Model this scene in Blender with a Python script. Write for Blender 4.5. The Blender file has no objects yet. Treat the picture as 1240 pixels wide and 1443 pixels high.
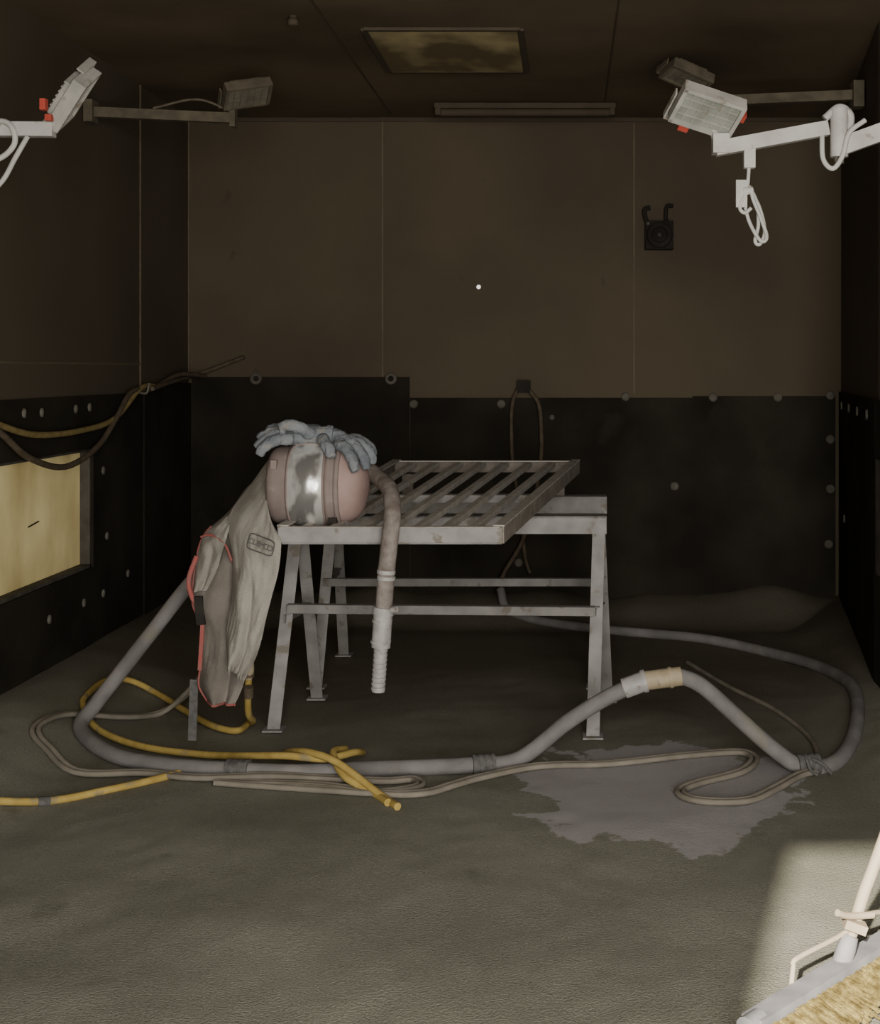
import bpy, math, random
from mathutils import Vector, Matrix, Euler, noise
random.seed(4)
V=Vector
# ------------------------------------------------------------ materials
def mat(name,c1,c2=None,rough=.8,metal=0.,scale=6.,bump=0.,bscale=60.,spots=None,emit=None,lo=.35,hi=.65,stretch=None,spec=.3,detail=6):
    m=bpy.data.materials.new(name); m.use_nodes=True
    nt=m.node_tree; N=nt.nodes; L=nt.links
    b=N['Principled BSDF']; b.inputs['Roughness'].default_value=rough; b.inputs['Metallic'].default_value=metal
    b.inputs['Specular IOR Level'].default_value=spec
    tc=N.new('ShaderNodeTexCoord'); vec=tc.outputs['Object']
    if stretch:
        mp=N.new('ShaderNodeMapping'); mp.inputs['Scale'].default_value=stretch; L.new(vec,mp.inputs[0]); vec=mp.outputs[0]
    nz=N.new('ShaderNodeTexNoise'); nz.inputs['Scale'].default_value=scale; nz.inputs['Detail'].default_value=detail
    L.new(vec,nz.inputs['Vector'])
    cr=N.new('ShaderNodeValToRGB'); cr.color_ramp.elements[0].position=lo; cr.color_ramp.elements[1].position=hi
    cr.color_ramp.elements[0].color=(*c1,1); cr.color_ramp.elements[1].color=(*(c2 or c1),1)
    L.new(nz.outputs['Fac'],cr.inputs[0]); col=cr.outputs[0]
    if spots:
        sc,th,cc=spots
        n2=N.new('ShaderNodeTexNoise'); n2.inputs['Scale'].default_value=sc; n2.inputs['Detail'].default_value=8
        L.new(tc.outputs['Object'],n2.inputs['Vector'])
        r2=N.new('ShaderNodeValToRGB'); r2.color_ramp.elements[0].position=th; r2.color_ramp.elements[1].position=th+.08
        L.new(n2.outputs['Fac'],r2.inputs[0])
        mx=N.new('ShaderNodeMixRGB'); mx.inputs[2].default_value=(*cc,1)
        L.new(r2.outputs[0],mx.inputs[0]); L.new(col,mx.inputs[1]); col=mx.outputs[0]
    L.new(col,b.inputs['Base Color'])
    if emit:
        L.new(col,b.inputs['Emission Color']); b.inputs['Emission Strength'].default_value=emit
    if bump:
        n3=N.new('ShaderNodeTexNoise'); n3.inputs['Scale'].default_value=bscale; n3.inputs['Detail'].default_value=5
        L.new(tc.outputs['Object'],n3.inputs['Vector'])
        bp=N.new('ShaderNodeBump'); bp.inputs['Strength'].default_value=bump; bp.inputs['Distance'].default_value=.01
        L.new(n3.outputs['Fac'],bp.inputs['Height']); L.new(bp.outputs[0],b.inputs['Normal'])
    return m
M={}
M['wall']=mat('painted_steel_wall',(.088,.066,.042),(.116,.090,.056),.75,scale=1.2,bump=.1,bscale=30,spots=(7,.68,(.075,.057,.038)))
M['wallL']=mat('dusty_side_wall',(.084,.066,.046),(.110,.088,.062),.8,scale=1.0,bump=.1,bscale=25)
M['ceil']=mat('sooty_ceiling',(.092,.070,.047),(.185,.140,.090),.8,scale=1.1,bump=.1,bscale=20)
M['ceilj']=mat('ceiling_joint',(.075,.057,.04),(.09,.07,.048),.8)
M['liner']=mat('black_rubber_liner',(.021,.018,.014),(.040,.035,.026),.9,scale=2.2,bump=.2,bscale=18,spec=.10,spots=(4,.58,(.030,.027,.020)))
M['bolt']=mat('dusty_washer',(.11,.10,.08),(.16,.147,.12),.8,scale=30)
M['seam']=mat('seam_caulk',(.17,.135,.088),(.13,.10,.065),.7,scale=9)
M['white']=mat('dusty_white_paint',(.255,.243,.235),(.345,.33,.32),.7,scale=14,bump=.08,spots=(18,.58,(.21,.185,.155)),spec=.2)
M['arm']=mat('white_arm_paint',(.44,.42,.40),(.54,.52,.50),.6,scale=14,spots=(22,.62,(.33,.29,.25)))
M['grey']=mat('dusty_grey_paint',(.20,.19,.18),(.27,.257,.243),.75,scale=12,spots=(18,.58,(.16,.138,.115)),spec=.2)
M['dust']=mat('dusty_frame_steel',(.20,.172,.145),(.30,.262,.225),.9,scale=16,bump=.15,spots=(30,.62,(.15,.13,.11)),spec=.15)
M['gdust']=mat('grit_covered_steel',(.40,.37,.33),(.50,.47,.43),.95,scale=18,bump=.2,bscale=120,spots=(30,.62,(.31,.28,.245)),spec=.1)
M['hose']=mat('grey_blast_hose',(.175,.163,.158),(.25,.235,.228),.85,scale=9,bump=.15,bscale=90,spots=(7,.60,(.215,.20,.165)),spec=.15)
M['ahose']=mat('dusty_air_hose',(.165,.135,.118),(.31,.275,.25),.9,scale=20,bump=.3,bscale=110,spec=.15)
M['thin']=mat('grey_beige_hose',(.20,.178,.142),(.28,.25,.205),.8,scale=12,spec=.15)
M['yel']=mat('yellow_hose',(.42,.295,.08),(.55,.40,.125),.7,scale=18,spots=(14,.60,(.34,.27,.14)),spec=.2)
M['yelD']=mat('dirty_yellow_hose',(.23,.17,.065),(.32,.245,.10),.8,scale=25)
M['brn']=mat('dark_brown_hose',(.085,.064,.042),(.13,.10,.068),.8,scale=25)
M['alu']=mat('dull_aluminium',(.36,.345,.335),(.48,.46,.445),.6,metal=.1,scale=24,spots=(30,.60,(.27,.24,.21)))
M['brass']=mat('dull_brass',(.38,.31,.20),(.48,.40,.28),.65,metal=.05,scale=24,spots=(30,.62,(.27,.23,.17)))
M['tape']=mat('dark_tape',(.09,.088,.085),(.15,.143,.135),.8,scale=60)
M['canvas']=mat('dusty_canvas',(.31,.285,.25),(.40,.372,.33),.95,scale=6,bump=.5,bscale=240,spots=(9,.60,(.25,.22,.19)),spec=.08)
M['lining']=mat('canvas_lining',(.16,.14,.122),(.25,.222,.195),.95,scale=6,bump=.4,bscale=200,spec=.08)  # darkened to put the shade of the cape's inner void into the colour
M['red']=mat('faded_red_binding',(.38,.10,.09),(.32,.13,.115),.9,scale=30)
M['shell']=mat('pink_dusty_helmet_shell',(.33,.225,.205),(.43,.305,.28),.7,scale=7,bump=.08,spots=(10,.60,(.33,.27,.24)),spec=.2)
M['band']=mat('mauve_helmet_band',(.215,.165,.152),(.285,.23,.21),.8,scale=10,spots=(20,.60,(.30,.26,.235)),spec=.2)
M['visor']=mat('silver_visor_film',(.34,.33,.32),(.92,.91,.88),.24,metal=.6,scale=7,bump=.45,bscale=9,lo=.46,hi=.55,stretch=(1.4,1,.7),detail=3)  # bright and dark patches paint a mottled reflection into the film
M['glove']=mat('blue_grey_leather',(.150,.165,.185),(.25,.265,.285),.9,scale=14,bump=.6,bscale=55,spots=(20,.58,(.27,.265,.255)),spec=.1)
M['black']=mat('black_plastic',(.024,.021,.018),(.04,.035,.03),.85,scale=10,spec=.1)
M['lampw']=mat('lamp_housing_paint',(.33,.32,.29),(.45,.43,.40),.6,scale=14,spots=(20,.58,(.25,.22,.18)))
M['lampd']=mat('dark_lamp_housing',(.10,.084,.06),(.16,.135,.095),.85,scale=18)  # darker copy of the housing colour for the rear lamps
M['glass']=mat('lamp_glass',(.22,.23,.20),(.33,.34,.31),.3,scale=14,spec=.5)
M['glassd']=mat('dark_lamp_glass',(.13,.12,.095),(.20,.185,.145),.5,scale=14,spec=.3)  # darker copy of the lamp glass for the rear lamps
M['redp']=mat('red_plastic',(.45,.07,.045),(.38,.06,.04),.6,scale=12)
M['cable']=mat('white_cable',(.46,.45,.43),(.56,.55,.52),.6,scale=20)
M['sill']=mat('dusty_sill',(.06,.053,.043),(.10,.088,.073),.85,scale=14)
M['win']=mat('glowing_yellow_pane',(.38,.285,.11),(.80,.67,.34),.5,scale=1.8,emit=.22,spots=(60,.74,(.28,.22,.1)),lo=.3,hi=.7,stretch=(1,1.6,1))
M['panel']=mat('blotchy_panel_glass',(.17,.13,.065),(.66,.55,.30),.45,scale=4,lo=.42,hi=.66,spec=.6,stretch=(1,.6,1))  # yellow blotches paint a reflection into the glass
M['wood']=mat('pale_broom_handle',(.36,.29,.205),(.46,.39,.29),.6,scale=10,stretch=(1,1,.2))
M['broomw']=mat('broom_head_paint',(.19,.185,.19),(.27,.26,.265),.7,scale=14)
M['bristle']=mat('yellow_bristle',(.11,.078,.022),(.30,.235,.085),.9,scale=40,bump=.5,bscale=200)
M['conc']=mat('outside_concrete',(.42,.40,.35),(.52,.50,.44),.9,scale=3,bump=.2)
M['hole']=mat('daylight_hole',(1,.97,.88),(1,.97,.88),.5,emit=1.2)

# floor grit: grey-green grit in front, browner grit at the rear with fading light painted in, pale spill
fm=mat('blast_grit',(.215,.211,.168),(.282,.276,.224),.95,scale=1.7,bump=.55,bscale=170,spots=(5,.64,(.200,.194,.153)),spec=.10)
def add_floor(m):
    nt=m.node_tree;N=nt.nodes;L=nt.links;b=N['Principled BSDF']
    src=b.inputs['Base Color'].links[0].from_socket
    tc=N.new('ShaderNodeTexCoord')
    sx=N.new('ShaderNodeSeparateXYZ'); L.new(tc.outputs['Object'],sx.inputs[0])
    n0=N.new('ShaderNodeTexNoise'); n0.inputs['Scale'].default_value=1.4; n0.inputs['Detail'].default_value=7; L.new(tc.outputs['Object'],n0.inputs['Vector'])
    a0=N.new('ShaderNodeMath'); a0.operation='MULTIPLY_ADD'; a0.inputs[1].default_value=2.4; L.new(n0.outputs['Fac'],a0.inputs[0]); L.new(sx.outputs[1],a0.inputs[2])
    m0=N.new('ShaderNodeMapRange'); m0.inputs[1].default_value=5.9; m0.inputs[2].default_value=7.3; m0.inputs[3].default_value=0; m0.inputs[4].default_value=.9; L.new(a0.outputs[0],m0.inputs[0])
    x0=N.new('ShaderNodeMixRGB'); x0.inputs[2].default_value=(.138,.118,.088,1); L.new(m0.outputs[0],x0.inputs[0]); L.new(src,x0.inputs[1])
    ng=N.new('ShaderNodeTexNoise'); ng.inputs['Scale'].default_value=240; ng.inputs['Detail'].default_value=2; L.new(tc.outputs['Object'],ng.inputs['Vector'])
    mg=N.new('ShaderNodeMapRange'); mg.inputs[1].default_value=.3; mg.inputs[2].default_value=.7; mg.inputs[3].default_value=.80; mg.inputs[4].default_value=1.2; L.new(ng.outputs['Fac'],mg.inputs[0])
    xg=N.new('ShaderNodeMixRGB'); xg.blend_type='MULTIPLY'; xg.inputs[0].default_value=1; L.new(x0.outputs[0],xg.inputs[1]); L.new(mg.outputs[0],xg.inputs[2])
    mp=N.new('ShaderNodeMapping'); mp.vector_type='POINT'
    mp.inputs['Location'].default_value=(-.31/.53,-4.50/.60,0); mp.inputs['Scale'].default_value=(1/.53,1/.60,0)
    L.new(tc.outputs['Object'],mp.inputs[0])
    ln=N.new('ShaderNodeVectorMath'); ln.operation='LENGTH'; L.new(mp.outputs[0],ln.inputs[0])
    nz=N.new('ShaderNodeTexNoise'); nz.inputs['Scale'].default_value=3.6; nz.inputs['Detail'].default_value=6; nz.inputs['Roughness'].default_value=.6
    L.new(tc.outputs['Object'],nz.inputs['Vector'])
    ma=N.new('ShaderNodeMath'); ma.operation='MULTIPLY_ADD'; ma.inputs[1].default_value=1.5
    L.new(nz.outputs['Fac'],ma.inputs[0]); L.new(ln.outputs['Value'],ma.inputs[2])
    mr=N.new('ShaderNodeMapRange'); mr.inputs[1].default_value=1.61; mr.inputs[2].default_value=1.65; mr.inputs[3].default_value=1; mr.inputs[4].default_value=0
    L.new(ma.outputs[0],mr.inputs[0])
    mx=N.new('ShaderNodeMixRGB'); mx.inputs[2].default_value=(.42,.395,.395,1)
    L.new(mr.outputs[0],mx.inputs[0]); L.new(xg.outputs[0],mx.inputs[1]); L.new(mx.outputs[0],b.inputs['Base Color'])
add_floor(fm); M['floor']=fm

# ------------------------------------------------------------ mesh builder
def catmull(P,sub=6,closed=False):
    P=[V(p) for p in P]; out=[]
    n=len(P)
    for i in range(n-1):
        p0=P[i-1] if i>0 else P[0]*2-P[1]; p1=P[i]; p2=P[i+1]; p3=P[i+2] if i+2<n else P[-1]*2-P[-2]
        for k in range(sub):
            t=k/sub
            out.append(.5*((2*p1)+(p2-p0)*t+(2*p0-5*p1+4*p2-p3)*t*t+(3*p1-p0-3*p2+p3)*t**3))
    out.append(P[-1]); return out
class MB:
    def __init__(s): s.v=[];s.f=[];s.mi=[];s.sm=[];s.mats=[];s.X=Matrix.Identity(4)
    def mid(s,m):
        if m not in s.mats: s.mats.append(m)
        return s.mats.index(m)
    def add(s,vs,fs,m,smooth=False):
        o=len(s.v); s.v+=[s.X@V(p) for p in vs]; k=s.mid(m)
        for f in fs: s.f.append([o+i for i in f]); s.mi.append(k); s.sm.append(smooth)
    def box(s,c,sz,m,R=None):
        c=V(c); hx,hy,hz=[a/2 for a in sz]; R=R or Matrix.Identity(3)
        vs=[c+R@V((x,y,z)) for x in(-hx,hx) for y in(-hy,hy) for z in(-hz,hz)]
        s.add(vs,[(0,1,3,2),(4,6,7,5),(0,4,5,1),(2,3,7,6),(0,2,6,4),(1,5,7,3)],m)
    def beam(s,a,b,w,h,m,up=(0,0,1)):
        a=V(a);b=V(b);d=(b-a); l=d.length; d.normalize(); side=d.cross(V(up))
        if side.length<1e-4: side=V((1,0,0))
        side.normalize(); u=side.cross(d)
        R=Matrix((d,side,u)).transposed()
        s.box((a+b)/2,(l,w,h),m,R)
    def tube(s,P,r,m,n=12,sub=6,smooth=True):
        pts=[V(p) for p in P] if sub<=1 else catmull(P,sub)
        N=len(pts)
        if isinstance(r,(list,tuple)):
            rr=[]; K=len(r)-1
            for i in range(N):
                t=i/(N-1)*K; j=min(int(t),K-1); rr.append(r[j]+(r[j+1]-r[j])*(t-j))
        else: rr=[r]*N
        vs=[];fs=[]
        t0=(pts[1]-pts[0]).normalized(); u=t0.orthogonal().normalized()
        for i in range(N):
            t=(pts[min(i+1,N-1)]-pts[max(i-1,0)]).normalized()
            u=(u-t*u.dot(t)).normalized(); w=t.cross(u)
            for k in range(n):
                a=2*math.pi*k/n; vs.append(pts[i]+(u*math.cos(a)+w*math.sin(a))*rr[i])
        for i in range(N-1):
            for k in range(n):
                fs.append((i*n+k,i*n+(k+1)%n,(i+1)*n+(k+1)%n,(i+1)*n+k))
        s.add(vs,fs,m,smooth)
        s.add(vs[:n],[list(range(n))[::-1]],m); s.add(vs[-n:],[list(range(n))],m)
    def lathe(s,prof,o,d,m,n=32,smooth=True,a0=0,a1=2*math.pi,ref=None):
        o=V(o);d=V(d).normalized(); u=(V(ref) if ref else d.orthogonal()).normalized(); w=d.cross(u)
        full=abs(a1-a0-2*math.pi)<1e-5; K=n if full else n+1
        vs=[];fs=[]
        for t,r in prof:
            for k in range(K):
                a=a0+(a1-a0)*k/n; vs.append(o+d*t+(u*math.cos(a)+w*math.sin(a))*r)
        for i in range(len(prof)-1):
            for k in range(n):
                k2=(k+1)%K if full else k+1
                fs.append((i*K+k,i*K+k2,(i+1)*K+k2,(i+1)*K+k))
        s.add(vs,fs,m,smooth)
    def ell(s,c,r,m,R=None,n=20):
        R=R or Matrix.Identity(3); c=V(c); vs=[];fs=[]; k2=n//2
        for i in range(k2+1):
            p=math.pi*i/k2
            for k in range(n):
                a=2*math.pi*k/n; vs.append(c+R@V((r[0]*math.sin(p)*math.cos(a),r[1]*math.sin(p)*math.sin(a),r[2]*math.cos(p))))
        for i in range(k2):
            for k in range(n): fs.append((i*n+k,(i+1)*n+k,(i+1)*n+(k+1)%n,i*n+(k+1)%n))
        s.add(vs,fs,m,True)
    def grid(s,rows,m,smooth=True):
        K=len(rows[0]); vs=[p for r in rows for p in r]
        s.add(vs,[(i*K+k,i*K+k+1,(i+1)*K+k+1,(i+1)*K+k) for i in range(len(rows)-1) for k in range(K-1)],m,smooth)
    def obj(s,name,bevel=0):
        me=bpy.data.meshes.new(name); me.from_pydata([tuple(p) for p in s.v],[],s.f)
        for m in s.mats: me.materials.append(M[m])
        me.polygons.foreach_set('material_index',s.mi); me.polygons.foreach_set('use_smooth',s.sm); me.update()
        o=bpy.data.objects.new(name,me); bpy.context.collection.objects.link(o)
        if bevel:
            b=o.modifiers.new('b','BEVEL'); b.width=bevel; b.segments=2; b.limit_method='ANGLE'; b.angle_limit=math.radians(50)
        return o

# ------------------------------------------------------------ room
XL=-2.17; YB=7.72; ZC=2.84; YF=-.6
def sstep(t): t=max(0,min(1,t)); return t*t*(3-2*t)
def xr(y): return 1.29 if y<5.6 else 1.29+(y-5.6)/2.12*.275
def hgt(x,y):
    n=noise.noise(V((x*1.3,y*1.3,3)))
    h=.155*sstep(1-(x-XL)/(.52+.12*n))*(.75+.25*sstep((y-3)/2))
    h=max(h,(.12+.09*noise.noise(V((x*2.2,0,7))))*sstep(1-(YB-y)/(.55+.2*n)))
    h=max(h,.10*sstep(1-(xr(y)-x)/(.35+.1*n)))
    h+=.008*noise.noise(V((x*2.5,y*2.5,1)))+.0022*noise.noise(V((x*14,y*9,5)))+.003*abs(noise.noise(V((x*5-y*2,y*5,8))))
    return h
b=MB(); nx,ny=180,360
rows=[]
for j in range(ny+1):
    y=YF+(YB-YF)*j/ny
    rows.append([(XL+(xr(y)-XL)*i/nx,y,hgt(XL+(xr(y)-XL)*i/nx,y)) for i in range(nx+1)])
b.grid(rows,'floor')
b.box(((XL+1.57)/2,(YF+YB)/2,-.12),(3.74,YB-YF,.1),'conc')
b.obj('floor')
b=MB(); t=.06
def wl(y0,y1,z0,z1,m='wallL'): b.box((XL-t/2,(y0+y1)/2,(z0+z1)/2),(t,y1-y0,z1-z0),m)
wl(YF,4.55,-.05,ZC); wl(6.13,YB,-.05,ZC); wl(4.55,6.13,-.05,.50); wl(4.55,6.13,1.04,ZC)
b.box((XL+.003,6.84,2.07),(.006,.014,1.54),'seam'); b.box((XL+.004,YB-.010,2.1),(.008,.008,1.48),'seam')
b.box((XL+.002,5.2,1.425),(.004,3.28,.008),'seam')
b.obj('wall_left')
b=MB()
b.grid([[(XL-.045,4.5,.46),(XL-.045,6.18,.46)],[(XL-.045,4.5,1.08),(XL-.045,6.18,1.08)]],'win',False)
for y0,y1,z0,z1 in((4.55,6.13,.50,.515),(4.55,6.13,1.028,1.04),(6.115,6.13,.5,1.04),(4.55,4.565,.5,1.04)):
    b.box((XL-.02,(y0+y1)/2,(z0+z1)/2),(.045,y1-y0,z1-z0),'sill')
b.tube([(XL-.03,5.50,.755),(XL-.035,5.62,.765)],.003,'black',n=6,sub=1)
b.obj('window_1')
b=MB(); b.box(((XL+1.6)/2,YB+.03,ZC/2),(3.9,.06,ZC+.1),'wall')
for x in(-1.06,.38): b.box((x,YB-.002,2.05),(.009,.005,1.58),'seam')
b.box((-.3,YB-.004,2.825),(3.7,.012,.02),'ceilj')
b.ell((-.51,YB-.001,1.87),(.012,.004,.012),'hole')
b.obj('wall_back')
b=MB()
def wseg(p,q,z0,z1,th,m):
    p=V(p);q=V(q);d=(q-p).normalized(); nrm=V((d.y,-d.x)) 
    vs=[]
    for z in(z0,z1):
        for a in(p,q,q+nrm*th,p+nrm*th): vs.append((a.x,a.y,z))
    b.add(vs,[(0,3,2,1),(4,5,6,7),(0,1,5,4),(1,2,6,5),(2,3,7,6),(3,0,4,7)],m)
wseg((1.29,5.6),(1.565,YB),-.05,ZC,.06,'wallL'); wseg((1.29,YF),(1.29,5.6),-.05,ZC,.06,'wallL')
b.obj('wall_right')
b=MB()
wseg((1.272,5.6),(1.547,YB-.02),.0,1.27,.014,'liner'); wseg((1.272,2.0),(1.272,5.6),.0,1.27,.014,'liner')
for y,z in((5.9,1.2),(6.4,1.2),(6.9,1.2),(7.4,1.2),(7.2,.6)):
    b.lathe([(0,.024),(.008,.022),(.008,0)],(xr(y)-.018,y,z),(-1,.13,0),'bolt',n=14)
wseg((1.262,4.9),(1.262,5.53),.56,1.03,.006,'sill')
b.obj('rubber_wall_liner.002')
b=MB()
b.box(((XL-.52)/2,YF-.03,ZC/2),(abs(XL+.52),.06,ZC),'wallL')
b.box(((-.52+1.35)/2,YF-.03,(2.5+ZC)/2),(1.87,.06,ZC-2.5),'wallL')
b.obj('wall_front')  # unseen wall added to block the sun, opening shaped for the sun patch
b=MB(); b.box(((XL+1.6)/2,(YB+YF)/2,ZC+.03),(3.9,YB-YF+.12,.06),'ceil')
for x in(-1.0,.2): b.box((x,4,ZC-.002),(.008,7.2,.004),'ceilj')
b.box((-.3,5.0,ZC-.002),(3.6,.010,.004),'ceilj')
b.obj('ceiling')
b=MB()
def lb(x0,x1,z1,y0=.012): b.box(((x0+x1)/2,YB-y0/2,z1/2),(x1-x0,y0,z1),'liner')
lb(XL+.022,-.905,1.355,.02); lb(-.90,.72,1.235,.014); lb(.715,1.53,1.245,.018)
def bolt(x,z,r=.025,ring=False):
    if ring: b.lathe([(0,r*1.3),(.012,r*1.25),(.012,r*.7),(.003,r*.6)],(x,YB-.02,z),(0,-1,0),'bolt',n=18); b.lathe([(.003,r*.7),(.003,0)],(x,YB-.021,z),(0,-1,0),'black',n=18)
    else: b.lathe([(0,r),(.008,r*.95),(.010,r*.5),(.012,0)],(x,YB-.018,z),(0,-1,0),'bolt',n=14)
bolt(-1.78,1.345,.026,True); bolt(-1.01,1.345,.026,True)
for x,z in((-.88,1.2),(-.38,1.2),(.33,1.242),(.83,1.238),(1.2,1.238),(1.5,1.25),(1.5,.999),(1.5,.715),(.61,.731),(1.49,.399),(-.28,.294)): bolt(x,z)
bolt(-.09,1.124,.015)
b.obj('rubber_wall_liner')
b=MB()
def ll(y0,y1,z0,z1,dx=.014,m='liner'): b.box((XL+dx/2,(y0+y1)/2,(z0+z1)/2),(dx,y1-y0,z1-z0),m)
ll(2,4.55,0,1.28); ll(6.13,6.85,0,1.28); ll(4.55,6.13,0,.50); ll(4.55,6.13,1.04,1.28); ll(6.85,YB-.02,0,1.32,.02)
for y,z in((5.34,1.225),(5.52,1.222),(5.9,1.225),(6.07,1.228),(6.5,1.2),(6.25,.93),(6.3,.62),(6.0,.36),(5.6,.36),(6.6,.4),(6.25,.36)):
    b.lathe([(0,.020),(.007,.018),(.009,0)],(XL+.016,y,z),(1,0,0),'bolt',n=14)
b.obj('rubber_wall_liner.001')
b=MB(); b.box((0,-8,-.16),(30,14.8,.1),'conc'); b.obj('pavement')

b=MB()
x0,x1,y0,y1=-.86,-.20,5.69,6.5
b.box(((x0+x1)/2,(y0+y1)/2,ZC-.006),(x1-x0,y1-y0,.012),'panel')
for a in((x0,y0,x1,y0),(x0,y1,x1,y1),(x0,y0,x0,y1),(x1,y0,x1,y1)):
    b.beam((a[0],a[1],ZC-.007),(a[2],a[3],ZC-.007),.03,.014,'ceilj')
b.obj('ceiling_light_panel',.003)
b=MB(); b.box((-.23,7.3,2.82),(.98,.09,.03),'ceilj'); b.tube([(-.70,7.3,2.79),(.24,7.3,2.79)],.022,'ceilj',sub=1)
for x in(-.7,.24): b.box((x,7.3,2.80),(.03,.08,.06),'ceilj')
b.obj('ceiling_strip_light',.004)
b=MB(); b.lathe([(0,.016),(.015,.016),(.015,.024),(.035,.022),(.04,.010),(.04,0)],(-1.12,5.5,ZC),(0,0,-1),'ceilj'); b.obj('ceiling_sensor')
b=MB()
b.box((.52,7.68,2.16),(.16,.07,.16),'black')
b.lathe([(0,.075),(.02,.07),(.02,.045),(.005,.04),(.005,.0)],(.52,7.648,2.16),(0,-1,0),'black',n=28)
b.lathe([(0,.014),(.010,.012),(.012,0)],(.52,7.64,2.16),(0,-1,0),'sill',n=16)
b.lathe([(0,.009),(.006,.008),(.006,0)],(.455,7.645,2.225),(0,-1,0),'bolt',n=10)
b.tube([(.46,7.69,2.22),(.44,7.69,2.27),(.44,7.69,2.31),(.47,7.695,2.32)],.014,'black'); b.tube([(.56,7.69,2.23),(.56,7.69,2.30),(.57,7.69,2.33),(.60,7.70,2.33)],.012,'black')
b.obj('wall_vent_fan',.02)

# ------------------------------------------------------------ sawhorses
def sawhorse(yc,x0,x1,z0,z1,feet,braces):
    b=MB()
    b.box(((x0+x1)/2,yc,z1-.004),(x1-x0,.11,.008),'white')
    b.box(((x0+x1)/2,yc-.051,(z0+z1)/2),(x1-x0,.008,z1-z0),'white')
    b.box(((x0+x1)/2,yc+.051,(z0+z1)/2),(x1-x0,.008,z1-z0),'white')
    for (tx,ty),(fx,fy) in feet:
        a=V((tx,yc+ty,z1-.02)); c=V((fx,fy,.006))
        s=1 if fx>(x0+x1)/2 else -1
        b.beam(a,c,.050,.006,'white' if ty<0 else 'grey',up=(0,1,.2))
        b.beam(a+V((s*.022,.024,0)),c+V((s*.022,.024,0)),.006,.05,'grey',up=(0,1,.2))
        b.box((fx,fy+.01,.008),(.078,.078,.008),'white')
    for (p,q) in braces: 
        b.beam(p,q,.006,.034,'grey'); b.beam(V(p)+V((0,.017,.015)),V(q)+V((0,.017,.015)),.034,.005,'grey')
    return b
f1=[((-1.08,-.035),(-1.135,5.2)),((-1.08,.035),(-1.06,5.70)),((.125,-.035),(.095,5.1)),((.125,.035),(.165,5.66))]
b=sawhorse(5.42,-1.13,.155,.743,.814,f1,[((-1.10,5.28,.46),(.105,5.22,.46)),((-1.11,5.28,.42),(-1.07,5.57,.42)),((.105,5.22,.46),(.14,5.56,.42))])
b.obj('sawhorse',.0015)
f2=[((-1.08,-.035),(-1.10,5.9)),((-1.08,.035),(-1.09,6.56)),((.14,-.035),(.12,5.9)),((.14,.035),(.16,6.56))]
b=sawhorse(6.25,-1.13,.18,.735,.814,f2,[((-1.10,6.06,.44),(.12,6.06,.44)),((-1.095,6.06,.44),(-1.085,6.43,.44)),((.125,6.06,.44),(.15,6.43,.44))])
b.obj('sawhorse.001',.0015)

# ------------------------------------------------------------ steel grate
b=MB()
A=V((-.985,4.6,.835)); B=V((-.223,4.6,.835)); C=V((.05,6.3,.945)); D=V((-.81,6.3,.945))
def gp(u,v): return A.lerp(B,u).lerp(D.lerp(C,u),v)
b.beam(A,B,.035,.052,'white'); b.box((-.6,4.612,.805),(.75,.03,.006),'white'); b.box((-.604,4.6,.862),(.75,.033,.003),'gdust')
b.beam(B,C,.012,.062,'dust'); b.beam(B+V((-.012,0,.030)),C+V((-.012,0,.030)),.040,.006,'gdust')
b.beam(A,D,.012,.062,'dust'); b.beam(A+V((.012,0,.030)),D+V((.012,0,.030)),.040,.006,'gdust')
b.beam(D,C,.012,.055,'dust'); b.beam(D+V((0,-.02,.026)),C+V((0,-.02,.026)),.04,.006,'gdust')
b.beam(gp(0,.50)+V((0,0,-.012)),gp(1,.50)+V((0,0,-.012)),.07,.03,'white')
for i in range(1,8):
    u=i/8
    p=gp(u,.01)+V((0,0,.012)); q=gp(u,.99)+V((0,0,.012))
    b.beam(p,q,.006,.018,'gdust'); b.beam(p+V((-.010,0,.011)),q+V((-.010,0,.011)),.028,.006,'gdust')
b.box((-.74,6.25,.865),(.05,.05,.10),'dust'); b.box((-.04,6.25,.865),(.05,.05,.10),'dust')
b.obj('steel_grate',.0015)

# ------------------------------------------------------------ helmet
HO=V((-1.045,4.78,.990))
b=MB()
b.lathe([(.0,.105),(0,.118),(.012,.132),(.03,.138),(.10,.140),(.205,.140)],HO,(1,0,0),'band',n=56)
b.lathe([(.0,.105),(.05,.11),(.2,.12)],HO,(1,0,0),'black',n=40)
b.lathe([(.205,.140),(.205,.150),(.225,.151),(.228,.143),(.238,.143),(.238,.150),(.252,.149),(.254,.138)],HO,(1,0,0),'band',n=56)
b.lathe([(.254,.137),(.275,.132),(.295,.122),(.312,.105),(.325,.083),(.334,.055),(.339,.028),(.341,0)],HO,(1,0,0),'shell',n=56)
fr=(0,-1,0)
b.lathe([(.072,.139),(.072,.149),(.212,.149),(.212,.139)],HO,(1,0,0),'band',n=40,a0=math.radians(-76),a1=math.radians(76),ref=fr)
rows=[]
us=[-1+2*k/16 for k in range(17)]
for j in range(37):
    v=-1+2*j/36; a=math.radians(70)*v
    w=.062*(1-.20*abs(v)**5)
    row=[]
    for u in us:
        bl=.014*(1-u*u)+.0030*noise.noise(V((u*1.6,v*3.2,4)))*(1-u*u)
        row.append(HO+V((.140+w*u,-math.cos(a)*(.151+bl),math.sin(a)*(.151+.4*bl))))
    rows.append(row)
b.grid(rows,'visor')
for s in(-1,1):
    b.tube([r[0 if s<0 else -1] for r in rows],.004,'band',n=8,sub=1)
b.tube(rows[0],.004,'band',n=8,sub=1); b.tube(rows[-1],.004,'band',n=8,sub=1)
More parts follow.
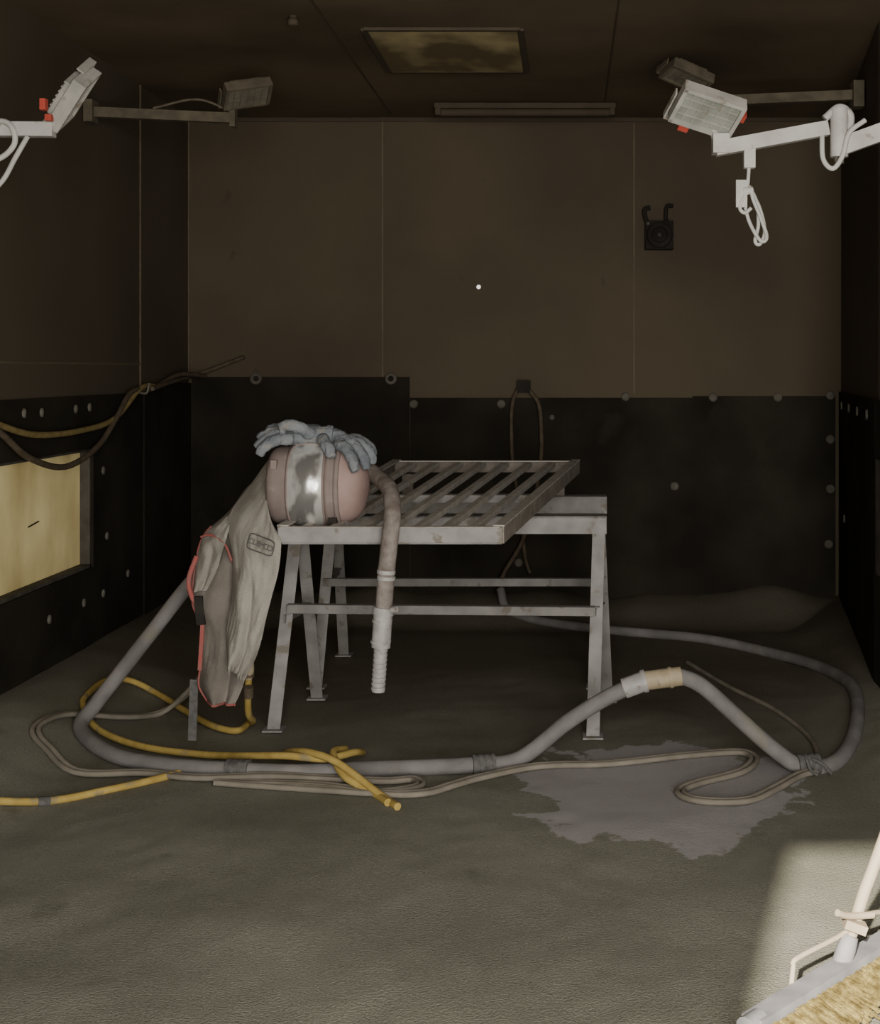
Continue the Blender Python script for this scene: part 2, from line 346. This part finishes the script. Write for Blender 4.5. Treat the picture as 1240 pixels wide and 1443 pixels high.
b.box(HO+V((.23,-.10,-.115)),(.03,.03,.02),'black'); b.box(HO+V((.03,-.12,.08)),(.02,.02,.03),'band')
b.lathe([(0,.03),(.035,.03),(.035,.036),(.05,.036),(.05,.0)],HO+V((.27,.09,.08)),(.4,.6,.55),'black',n=20)

def interp(P,t):
    n=len(P)-1; x=t*n; i=min(int(x),n-1); f=x-i
    p0=V(P[max(i-1,0)]);p1=V(P[i]);p2=V(P[i+1]);p3=V(P[min(i+2,n)])
    return .5*((2*p1)+(p2-p0)*f+(2*p0-5*p1+4*p2-p3)*f*f+(3*p1-p0-3*p2+p3)*f**3)
def sheet(Lp,Rp,nr,nc,fold,m,belly=.05,ragged=0,bot=None):
    rows=[]
    for i in range(nr+1):
        v=i/nr; l=interp(Lp,v); r=interp(Rp,v); row=[]
        for k in range(nc+1):
            u=k/nc; p=l.lerp(r,u)
            am=fold*min(1,v*2.2)
            ph=u*9+1.5*v+math.sin(v*5)
            tri=1-2*abs(math.sin(ph/2))
            d=-belly*math.sin(math.pi*u)+am*tri*(.6+.4*math.sin(v*7+u*4))+.018*noise.noise(V((u*4,v*6,2)))+.009*abs(noise.noise(V((u*9+v*4,v*9,4))))
            p=p+V((0,d,0))
            if ragged and i>=nr-2: p.z+=ragged*noise.noise(V((u*20,i,3)))
            row.append(p)
        rows.append(row)
    b.grid(rows,m)
    if bot: b.tube(rows[-1],.0045,bot,n=8,sub=1)
    return rows
BL=[(-1.10,4.88,1.00),(-1.15,4.86,.98),(-1.22,4.86,.89),(-1.30,4.84,.81),(-1.32,4.80,.72),(-1.33,4.78,.57),(-1.30,4.78,.49),(-1.30,4.78,.37),(-1.31,4.78,.28),(-1.28,4.78,.22)]
BR=[(-1.04,4.80,.96),(-1.06,4.80,.92),(-1.08,4.78,.85),(-1.07,4.74,.77),(-1.07,4.72,.70),(-1.09,4.72,.58),(-1.10,4.72,.48),(-1.12,4.72,.38),(-1.14,4.74,.29),(-1.17,4.74,.22)]
rb=sheet(BL,BR,50,30,.022,'lining',.02,bot='red')
b.tube([r[0] for r in rb[15:]],.0048,'red',n=8,sub=1)
FL=[(-1.045,4.84,1.115),(-1.142,4.82,.975),(-1.195,4.76,.879),(-1.163,4.68,.735),(-1.165,4.66,.591),(-1.182,4.66,.468),(-1.177,4.66,.406)]
FR=[(-1.035,4.65,.870),(-.975,4.58,.825),(-.979,4.575,.725),(-1.005,4.59,.625),(-1.033,4.61,.525),(-1.06,4.62,.43),(-1.11,4.63,.33)]
frows=sheet(FL,FR,56,40,.020,'canvas',.055,ragged=.03)
sheet([(-1.045,4.84,1.115),(-1.10,4.90,1.02),(-1.16,4.90,.92),(-1.2,4.88,.84)],[(-1.045,4.90,.95),(-1.05,4.90,.92),(-1.08,4.88,.87),(-1.1,4.86,.8)],14,10,.006,'lining',-.03)
fl=sheet([(-1.20,4.80,.885),(-1.25,4.80,.85),(-1.30,4.80,.80),(-1.315,4.78,.73),(-1.325,4.76,.62)],[(-1.18,4.74,.86),(-1.19,4.72,.82),(-1.20,4.70,.77),(-1.225,4.72,.70),(-1.27,4.74,.62)],20,12,.014,'canvas',.02)
b.tube([(-1.30,4.78,.805),(-1.26,4.755,.815),(-1.20,4.71,.79),(-1.165,4.675,.735)],.0045,'red',n=8)
b.tube([(-1.31,4.76,.74),(-1.335,4.75,.66),(-1.325,4.75,.60),(-1.30,4.75,.56)],.009,'red',n=8)
b.beam((-1.30,4.745,.60),(-1.29,4.745,.50),.03,.012,'black',up=(0,1,0)); b.beam((-1.285,4.745,.50),(-1.295,4.745,.34),.014,.005,'red',up=(0,1,0))
b.beam((-1.335,4.82,.29),(-1.345,4.83,.07),.006,.030,'tape',up=(1,0,0))
hel=b.obj('blasting_helmet',0)
def cloth_y(x,z):
    best=min(((p.x-x)**2+(p.z-z)**2,p.y) for r in frows for p in r); return best[1]
def label():
    lb=MB(); ang=math.radians(14); R=Matrix.Rotation(ang,3,'Y')
    c=V((-1.045,0,.802)); w,h=.052,.026; pts=[]
    for a in range(0,361,15):
        x=math.cos(math.radians(a)); z=math.sin(math.radians(a))
        p=c+R@V((w*math.copysign(abs(x)**.35,x),0,h*math.copysign(abs(z)**.35,z)))
        p.y=cloth_y(p.x,p.z)-.005; pts.append(p)
    lb.tube(pts,.0022,'tape',n=6,sub=1)
    o=lb.obj('label_outline'); o.parent=hel
    for i,ch in enumerate('CLEMCO'):
        cu=bpy.data.curves.new('label_letter','FONT'); cu.body=ch; cu.size=.027; cu.extrude=.001; cu.align_x='CENTER'; cu.align_y='CENTER'
        t=bpy.data.objects.new('label_letter_%d'%i,cu); bpy.context.collection.objects.link(t); cu.materials.append(M['tape'])
        p=c+R@V(((i-2.5)*.0160,0,0)); p.y=cloth_y(p.x,p.z)-.011
        t.location=p; t.rotation_euler=(R@Matrix.Rotation(math.radians(90),3,'X')).to_euler(); t.parent=hel
label()

# ------------------------------------------------------------ gloves
def glove(name,cuff,palm,knuck,fingers,thumb,pr):
    b=MB()
    b.tube([cuff,palm],[pr*1.15,pr*.95],'glove',n=16,sub=5)
    b.tube([palm,knuck],[pr*1.0,pr*.95],'glove',n=16,sub=5)
    b.ell(knuck,(pr*1.1,pr*1.25,pr*.75),'glove'); b.ell(palm,(pr*1.15,pr*1.2,pr*.8),'glove')
    for f in fingers+[thumb]: b.tube(f,[.022,.021,.020,.015],'glove',n=12)
    o=b.obj(name)
    r=o.modifiers.new('r','REMESH'); r.mode='VOXEL'; r.voxel_size=.0042; r.use_smooth_shade=True
    s=o.modifiers.new('sm','SMOOTH'); s.iterations=2; s.factor=.5
    tx=bpy.data.textures.new(name+'_wrinkle','CLOUDS'); tx.noise_scale=.024
    d=o.modifiers.new('d','DISPLACE'); d.texture=tx; d.strength=.011; d.mid_level=.5
    return o
glove('work_glove',(-.83,4.76,1.160),(-.90,4.75,1.165),(-.965,4.745,1.163),
 [[(-.96,4.69,1.155),(-1.01,4.665,1.155),(-1.05,4.655,1.130),(-1.065,4.655,1.100)],
  [(-.96,4.715,1.16),(-1.02,4.70,1.165),(-1.06,4.695,1.145),(-1.085,4.69,1.125)],
  [(-.96,4.755,1.165),(-1.02,4.755,1.178),(-1.07,4.75,1.165),(-1.09,4.745,1.15)],
  [(-.96,4.79,1.165),(-1.01,4.80,1.185),(-1.05,4.81,1.185),(-1.07,4.81,1.175)]],
 [(-.90,4.72,1.17),(-.93,4.69,1.195),(-.97,4.68,1.205),(-1.0,4.68,1.195)],.036)
glove('work_glove.001',(-.93,4.79,1.165),(-.86,4.77,1.165),(-.795,4.755,1.150),
 [[(-.80,4.70,1.14),(-.765,4.665,1.12),(-.74,4.645,1.08),(-.73,4.64,1.045)],
  [(-.79,4.735,1.145),(-.745,4.715,1.13),(-.71,4.70,1.09),(-.70,4.695,1.05)],
  [(-.79,4.765,1.15),(-.74,4.76,1.14),(-.70,4.755,1.105),(-.69,4.75,1.065)],
  [(-.79,4.80,1.15),(-.745,4.81,1.145),(-.705,4.81,1.12),(-.69,4.81,1.09)]],
 [(-.86,4.73,1.155),(-.85,4.69,1.15),(-.825,4.655,1.125),(-.81,4.64,1.095)],.035)

# ------------------------------------------------------------ hoses
def G(pts,r,lift=0): return [(x/100,y/100,hgt(x/100,y/100)+r+lift) for x,y in pts]
b=MB()
main=[(-1.22,5.46,.70),(-1.31,5.34,.70),(-1.44,5.22,.593),(-1.60,5.2,.39),(-1.72,5.17,.23),(-1.79,5.12,.13)]+G([(-181,501),(-162,480),(-138,467),(-116,461),(-92,459),(-68,463),(-49,465),(-32,468),(-17,476)],.026)
main+=[(0.,4.8,.144),(.13,4.8,.225),(.23,4.8,.273)]
b.tube(main,.028,'hose',n=16)
m2=[(.40,4.8,.306),(.45,4.78,.292),(.50,4.75,.262),(.59,4.70,.188),(.71,4.68,.085)]+G([(81,466),(94,472),(107,501),(117,554),(113,615),(97,659),(72,687),(48,700),(19,715),(-15,733),(-33,744)],.020)+[(-.375,7.5,.176)]
b.tube(m2,[.028,.028,.028,.028,.026,.025,.024,.023],'hose',n=16)
b.tube([(.20,4.8,.262),(.27,4.8,.288)],.036,'alu',n=18,sub=1); b.tube([(.275,4.8,.29),(.405,4.8,.307)],.034,'brass',n=18,sub=1)
b.tube([(.265,4.8,.287),(.28,4.8,.291)],.041,'alu',n=18,sub=1); b.tube([(.36,4.8,.301),(.372,4.8,.303)],.038,'brass',n=18,sub=1)
for c,d in(((-1.125,4.605),(1,-.12)),((-.295,4.685),(1,.3)),((.83,4.665),(1,.2))):
    h0=hgt(*c)+.026; q=V((d[0],d[1],0)).normalized()
    for k in range(-3,4):
        cc=V((c[0],c[1],h0))+q*k*.011
        b.tube([cc-q*.006,cc+q*.006],.035+.003*(k%2),'tape',n=14,sub=1)
b.tube([(.82,4.63,.06),(.83,4.60,.03),(.85,4.58,.02)],.006,'tape',n=6); b.tube([(.84,4.63,.06),(.87,4.61,.05),(.90,4.59,.02)],.006,'tape',n=6)
b.obj('blast_hose')
b=MB()
b.box((-.25,7.675,1.30),(.075,.06,.07),'black')
b.tube([(-.28,7.66,1.29),(-.315,7.66,1.20),(-.32,7.66,1.02),(-.31,7.66,.85),(-.27,7.65,.6),(-.24,7.62,.34),(-.21,7.58,.25)],.011,'brn',n=10)
b.tube([(-.22,7.66,1.28),(-.165,7.66,1.20),(-.15,7.66,1.05),(-.155,7.66,.86),(-.20,7.65,.62),(-.26,7.62,.42),(-.36,7.56,.25),(-.375,7.5,.176)],.012,'brn',n=10)
b.obj('wall_air_line',0)
b=MB()
b.tube([(-1.155,4.88,.30),(-1.185,5.0,.13),(-1.20,5.14,.06)]+G([(-124,524),(-126,513),(-137,520),(-154,544),(-172,567),(-186,572),(-192,560),(-192,539),(-189,526),(-177,508),(-155,491),(-127,481)],.012,.01)+[(-.97,4.61,.078),(-.82,4.56,.082),(-.74,4.66,.075),(-.73,4.80,.035)],.0125,'yel',n=12)
b.tube(G([(-103,482)],.013)+[(-.95,4.66,.078),(-.86,4.56,.10),(-.76,4.49,.085)]+G([(-60,437),(-54,428)],.012),.0125,'yel',n=12)
b.tube([(-.78,4.72,.07),(-.80,4.60,.09),(-.74,4.47,.05),(-.63,4.40,.015),(-.575,4.31,.014)],.0125,'yel',n=12)
b.tube(G([(-205,402),(-188,415),(-168,431),(-152,444),(-138,457),(-128,470)],.012),.0125,'yel',n=12)
b.tube(G([(-169,430),(-166,432)],.012),.016,'tape',n=10,sub=1)
b.obj('yellow_air_hose')
b=MB()
b.tube([(-1.155,4.86,.38),(-1.15,4.87,.33),(-1.155,4.88,.28)],[.010,.016,.018,.014],'brass',n=12)
b.tube([(-1.155,4.88,.30),(-1.155,4.88,.285)],.021,'brn',n=8,sub=1); b.tube([(-1.155,4.88,.25),(-1.157,4.89,.21)],.019,'brn',n=6,sub=1)
b.tube([(-1.157,4.72,.40),(-1.15,4.80,.39),(-1.155,4.86,.38)],.008,'brn',n=8)
b.obj('hose_fitting')
b=MB()
def twin(P,m='thin',r=.010,d=.022):
    Q=catmull(P,5); o1=[];o2=[]
    for i,p in enumerate(Q):
        t=(Q[min(i+1,len(Q)-1)]-Q[max(i-1,0)]); t.z=0; t.normalize(); n=V((-t.y,t.x,0))*d/2
        o1.append(p+n);o2.append(p-n)
    b.tube(o1,r,m,n=10,sub=1); b.tube(o2,r,m,n=10,sub=1)
twin([(-1.40,5.45,.35),(-1.46,5.42,.18)]+G([(-163,548),(-174,533),(-190,513),(-193,494),(-191,484),(-184,477),(-169,464),(-146,463),(-125,456)],.010,.006)+[(-1.0,4.545,.03),(-.83,4.55,.02)]+G([(-62,454),(-52,456),(-50,448),(-61,441),(-76,444),(-100,449),(-118,452)],.010,.003))
twin(G([(-116,452),(-83,449),(-61,440),(-47,441),(-38,450),(-29,459)],.010,.003)+G([(-10,472),(15,475),(41,483),(62,487),(66,478),(59,463),(43,452),(37,443),(42,433),(57,433),(68,445),(78,458),(84,463)],.010,.003))
b.tube(G([(84,468),(90,486),(91,514),(84,552),(71,589),(57,640)],.010),.010,'thin',n=10)
b.obj('twin_control_hose')
b=MB()
ah=[(-.76,4.90,1.03),(-.72,4.87,1.035),(-.67,4.80,1.01),(-.62,4.68,.985),(-.592,4.56,.93),(-.594,4.52,.85),(-.607,4.52,.73),(-.618,4.53,.60)]
b.tube(ah,.029,'ahose',n=18)
b.tube([(-.618,4.53,.60),(-.621,4.53,.575)],.036,'alu',n=20,sub=1); b.tube([(-.588,4.5,.595),(-.57,4.49,.60)],.010,'alu',n=10,sub=1)
b.tube([(-.620,4.53,.58),(-.628,4.53,.465)],.032,'alu',n=20,sub=1)
for z in(.555,.485): b.tube([(-.6215-(.58-z)*.07,4.53,z+.004),(-.6215-(.58-z)*.07,4.53,z-.004)],.0345,'alu',n=20,sub=1)
b.tube([(-.628,4.53,.465),(-.638,4.54,.315)],.022,'alu',n=20,sub=1)
for k in range(9): 
    z=.455-k*.016; x=-.628-(.465-z)*.067; b.tube([(x,4.533,z+.004),(x,4.533,z-.004)],.0240,'alu',n=16,sub=1)
for z in(.72,.70): b.tube([(-.608,4.52,z+.006),(-.609,4.52,z-.006)],.031,'alu',n=20,sub=1)
b.obj('helmet_air_hose')
b=MB()
w=XL+.045
b.tube([(w,7.0,1.31),(w,6.71,1.305),(w,6.32,1.167),(w,5.87,1.131),(w,5.40,1.136),(w,5.06,1.187),(w,4.7,1.27),(w,4.3,1.3)],.013,'yelD',n=10)
b.tube([(-1.842,7.68,1.469),(-2.016,7.66,1.40),(-2.11,7.56,1.36),(w+.03,7.1,1.33),(w+.03,6.8,1.30)],.012,'brn',n=10)
b.tube([(-2.05,7.62,1.36),(w+.02,7.3,1.37),(w,6.9,1.30),(w,6.57,1.289),(w+.01,6.31,1.167),(w+.02,6.03,1.051),(w+.02,5.65,.99),(w+.02,5.27,1.053),(w+.01,5.01,1.168),(w,4.7,1.27),(w,4.4,1.3)],.013,'brn',n=10)
for y,z in((6.7,1.31),(4.7,1.275)):
    b.tube([(XL+.016,y,z-.02),(w+.03,y,z-.03),(w+.045,y,z+.02)],.006,'bolt',n=8)
b.obj('draped_wall_hose')

# ------------------------------------------------------------ work lights
def flood(b,loc,ax,nrm,m='lampw',s=1.,clips=True,gl='glass'):
    ax=V(ax).normalized(); nrm=V(nrm); nrm=(nrm-ax*nrm.dot(ax)).normalized()
    y=-nrm; z=ax.cross(y)
    R=Matrix((ax,y,z)).transposed().to_4x4()
    b.X=Matrix.Translation(loc)@R@Matrix.Scale(s,4)
    b.box((0,0,0),(.22,.035,.15),m); b.box((0,.024,0),(.15,.026,.11),m)
    for k in range(7): b.box((-.066+.022*k,.039,0),(.006,.008,.10),m)
    for p in((0,-.022,.069,.22,.02,.014),(0,-.022,-.069,.22,.02,.014),(-.104,-.022,0,.014,.02,.15),(.104,-.022,0,.014,.02,.15)): b.box(p[:3],p[3:],m)
    b.box((0,-.019,0),(.195,.006,.126),gl)
    for k in range(1,6): b.box((-.10+.033*k,-.024,0),(.003,.003,.12),m)
    for k in range(1,4): b.box((0,-.024,-.065+.033*k),(.19,.003,.003),m)
    for sx in(-1,1): b.box((sx*.118,.02,-.04),(.006,.03,.11),m)
    b.box((0,.02,-.098),(.24,.03,.006),m)
    if clips: b.box((-.05,-.01,-.085),(.035,.04,.03),'redp'); b.box((.127,.02,.0),(.02,.03,.03),'redp')
    b.X=Matrix.Identity(4)
b=MB()
flood(b,(.43,4.15,2.20),(.93,.2,-.26),(-.15,-.62,-.75),'lampw',.92)
b.tube([(.44,4.2,2.19),(.47,4.2,2.09)],.014,'lampw',sub=1)
b.beam((.46,4.2,2.085),(.81,4.2,2.15),.04,.045,'arm'); b.box((.475,4.2,2.10),(.05,.06,.06),'arm')
b.tube([(.845,4.2,2.21),(.845,4.2,2.06)],.028,'arm',sub=1); b.tube([(.80,4.2,2.18),(.845,4.2,2.215),(.88,4.2,2.19),(.875,4.2,2.13)],.012,'arm')
b.tube([(.845,4.2,2.06),(.845,4.2,2.04)],.016,'bolt',sub=1,n=8)
b.beam((.845,4.2,2.09),(1.26,4.2,2.24),.045,.055,'arm'); b.box((1.265,4.2,2.24),(.03,.12,.16),'arm')
b.box((.565,4.2,2.055),(.035,.035,.06),'cable'); 
b.tube([(.565,4.2,2.04),(.56,4.2,1.97),(.55,4.2,1.93),(.565,4.2,1.86),(.60,4.2,1.80),(.62,4.2,1.81),(.605,4.2,1.86),(.575,4.19,1.93),(.57,4.19,1.96),(.545,4.19,1.93),(.535,4.19,1.90),(.55,4.19,1.885),(.57,4.19,1.90)],.006,'cable',n=8)
b.tube([(.565,4.2,1.97),(.59,4.21,1.92),(.595,4.21,1.85),(.585,4.21,1.80),(.60,4.21,1.79),(.615,4.21,1.83),(.60,4.21,1.90),(.575,4.21,1.95)],.006,'cable',n=8)
b.box((.54,4.19,1.945),(.035,.006,.085),'cable'); b.tube([(.545,4.195,1.955),(.575,4.195,1.955)],.013,'cable',sub=1,n=8)
b.tube([(.79,4.19,2.13),(.79,4.17,2.05),(.82,4.17,2.02),(.85,4.17,2.06),(.87,4.17,2.13),(.92,4.17,2.17)],.008,'cable',n=8)
b.obj('work_light',.003)
b=MB()
flood(b,(-1.545,4.2,2.245),(.60,-.45,.60),(.76,.25,-.52),'lampw',.88,clips=False)
b.tube([(-1.575,4.2,2.215),(-1.63,4.2,2.16)],.013,'lampw',sub=1)
b.beam((-2.14,4.2,2.15),(-1.60,4.2,2.145),.04,.045,'arm'); b.box((-2.14,4.2,2.15),(.03,.12,.16),'arm')
b.box((-1.605,4.13,2.21),(.018,.025,.035),'redp'); b.box((-1.60,4.16,2.175),(.02,.025,.02),'redp')
b.tube([(-1.80,4.18,2.17),(-1.73,4.17,2.16),(-1.71,4.17,2.10),(-1.76,4.17,2.05),(-1.85,4.17,2.04)],.009,'cable',n=8)
b.tube([(-1.67,4.17,2.12),(-1.71,4.17,2.05),(-1.75,4.17,1.98),(-1.82,4.17,1.92),(-1.95,4.17,1.87)],.008,'cable',n=8)
b.obj('work_light.001',.003)
b=MB()
flood(b,(-1.43,6.0,2.63),(.85,.45,.22),(.15,-.45,-.88),'lampd',.95,clips=False,gl='glassd')
b.beam((-2.14,6.05,2.553),(-1.50,6.05,2.525),.04,.045,'lampd'); b.box((-2.14,6.05,2.555),(.04,.08,.10),'lampd'); b.box((-1.50,6.05,2.545),(.025,.05,.12),'lampd')
b.tube([(-1.5,6.03,2.55),(-1.65,6.0,2.60),(-1.85,6.02,2.565)],.006,'lampd',n=6)
b.obj('work_light.002',.003)
b=MB()
flood(b,(.54,6.1,2.73),(.88,.35,-.30),(-.2,-.3,-.93),'lampd',.95,clips=False,gl='glassd')
b.beam((1.34,6.2,2.66),(.62,6.2,2.63),.04,.045,'lampd'); b.box((1.33,6.2,2.66),(.05,.09,.12),'lampd')
b.tube([(.55,6.13,2.70),(.64,6.2,2.64)],.014,'lampd',sub=1)
b.obj('work_light.003',.003)

# ------------------------------------------------------------ push broom
b=MB()
p0=V((.375,2.75,.06)); p1=V((1.04,3.47,.06)); d=(p1-p0).normalized(); sd=V((d.y,-d.x,0))
b.beam(p0,p1,.05,.035,'broomw'); b.tube([p0-d*.02,p0+d*.03],.025,'broomw',sub=1)
for i in range(1300):
    t=random.random(); q=p0.lerp(p1,t)+sd*random.uniform(.015,.035); l=random.uniform(.03,.09)
    e=q+sd*l+V((random.uniform(-.02,.02),random.uniform(-.02,.02),-.05))
    e.z=max(e.z,.010+random.random()*.02); b.beam(q+V((0,0,-.01*random.random())),e,.005,.005,'bristle')
b.tube([(.62,3.03,.07),(.67,3.06,.205),(.72,3.08,.32),(1.0,3.2,.98)],.014,'wood',n=14,sub=4)
b.lathe([(0,.022),(.03,.022),(.06,.018),(.06,0)],(.615,3.025,.07),(.34,.12,.9),'broomw',n=16)
b.tube([(.48,2.90,.065),(.49,2.93,.10),(.50,2.94,.115),(.60,3.02,.125),(.64,3.04,.14)],.006,'wood',n=8,sub=4)
b.tube([(.78,3.22,.07),(.74,3.15,.13),(.665,3.06,.16)],.006,'wood',n=8)
b.box((.645,3.03,.15),(.05,.035,.02),'wood',Matrix.Rotation(.35,3,'Y')); b.tube([(.60,3.0,.19),(.63,3.02,.175),(.69,3.05,.165)],.008,'wood',n=8)
b.obj('push_broom',0)

# ------------------------------------------------------------ lights, world, camera
w=bpy.data.worlds.new('sky'); bpy.context.scene.world=w; w.use_nodes=True
bg=w.node_tree.nodes['Background']; bg.inputs[0].default_value=(.86,.93,1,1); bg.inputs[1].default_value=2
sl=bpy.data.lights.new('sun','SUN'); sl.energy=14; sl.angle=.02; sl.color=(1,.93,.80)
so=bpy.data.objects.new('sun',sl); bpy.context.collection.objects.link(so)
so.rotation_euler=V((.25,.97,-.53)).to_track_quat('-Z','Y').to_euler(); so.location=(-2,-8,6)
al=bpy.data.lights.new('doorway_fill_lamp','AREA'); al.shape='RECTANGLE'; al.size=1.8; al.size_y=2.4; al.energy=225; al.color=(1,.96,.88)  # added area lamp boosting the weak sky light at the opening
ao=bpy.data.objects.new('doorway_fill_lamp',al); bpy.context.collection.objects.link(ao); ao.location=(.385,-.55,1.27); ao.rotation_euler=(math.radians(75),0,0)
cd=bpy.data.cameras.new('camera'); co=bpy.data.objects.new('camera',cd); bpy.context.collection.objects.link(co)
co.location=(0,0,1.4); co.rotation_euler=(math.radians(90),0,0)
cd.sensor_width=36; cd.sensor_fit='AUTO'; cd.lens=36*1900/1443; cd.shift_x=-180/1443; cd.shift_y=-201.5/1443
cd.clip_start=.05
bpy.context.scene.camera=co
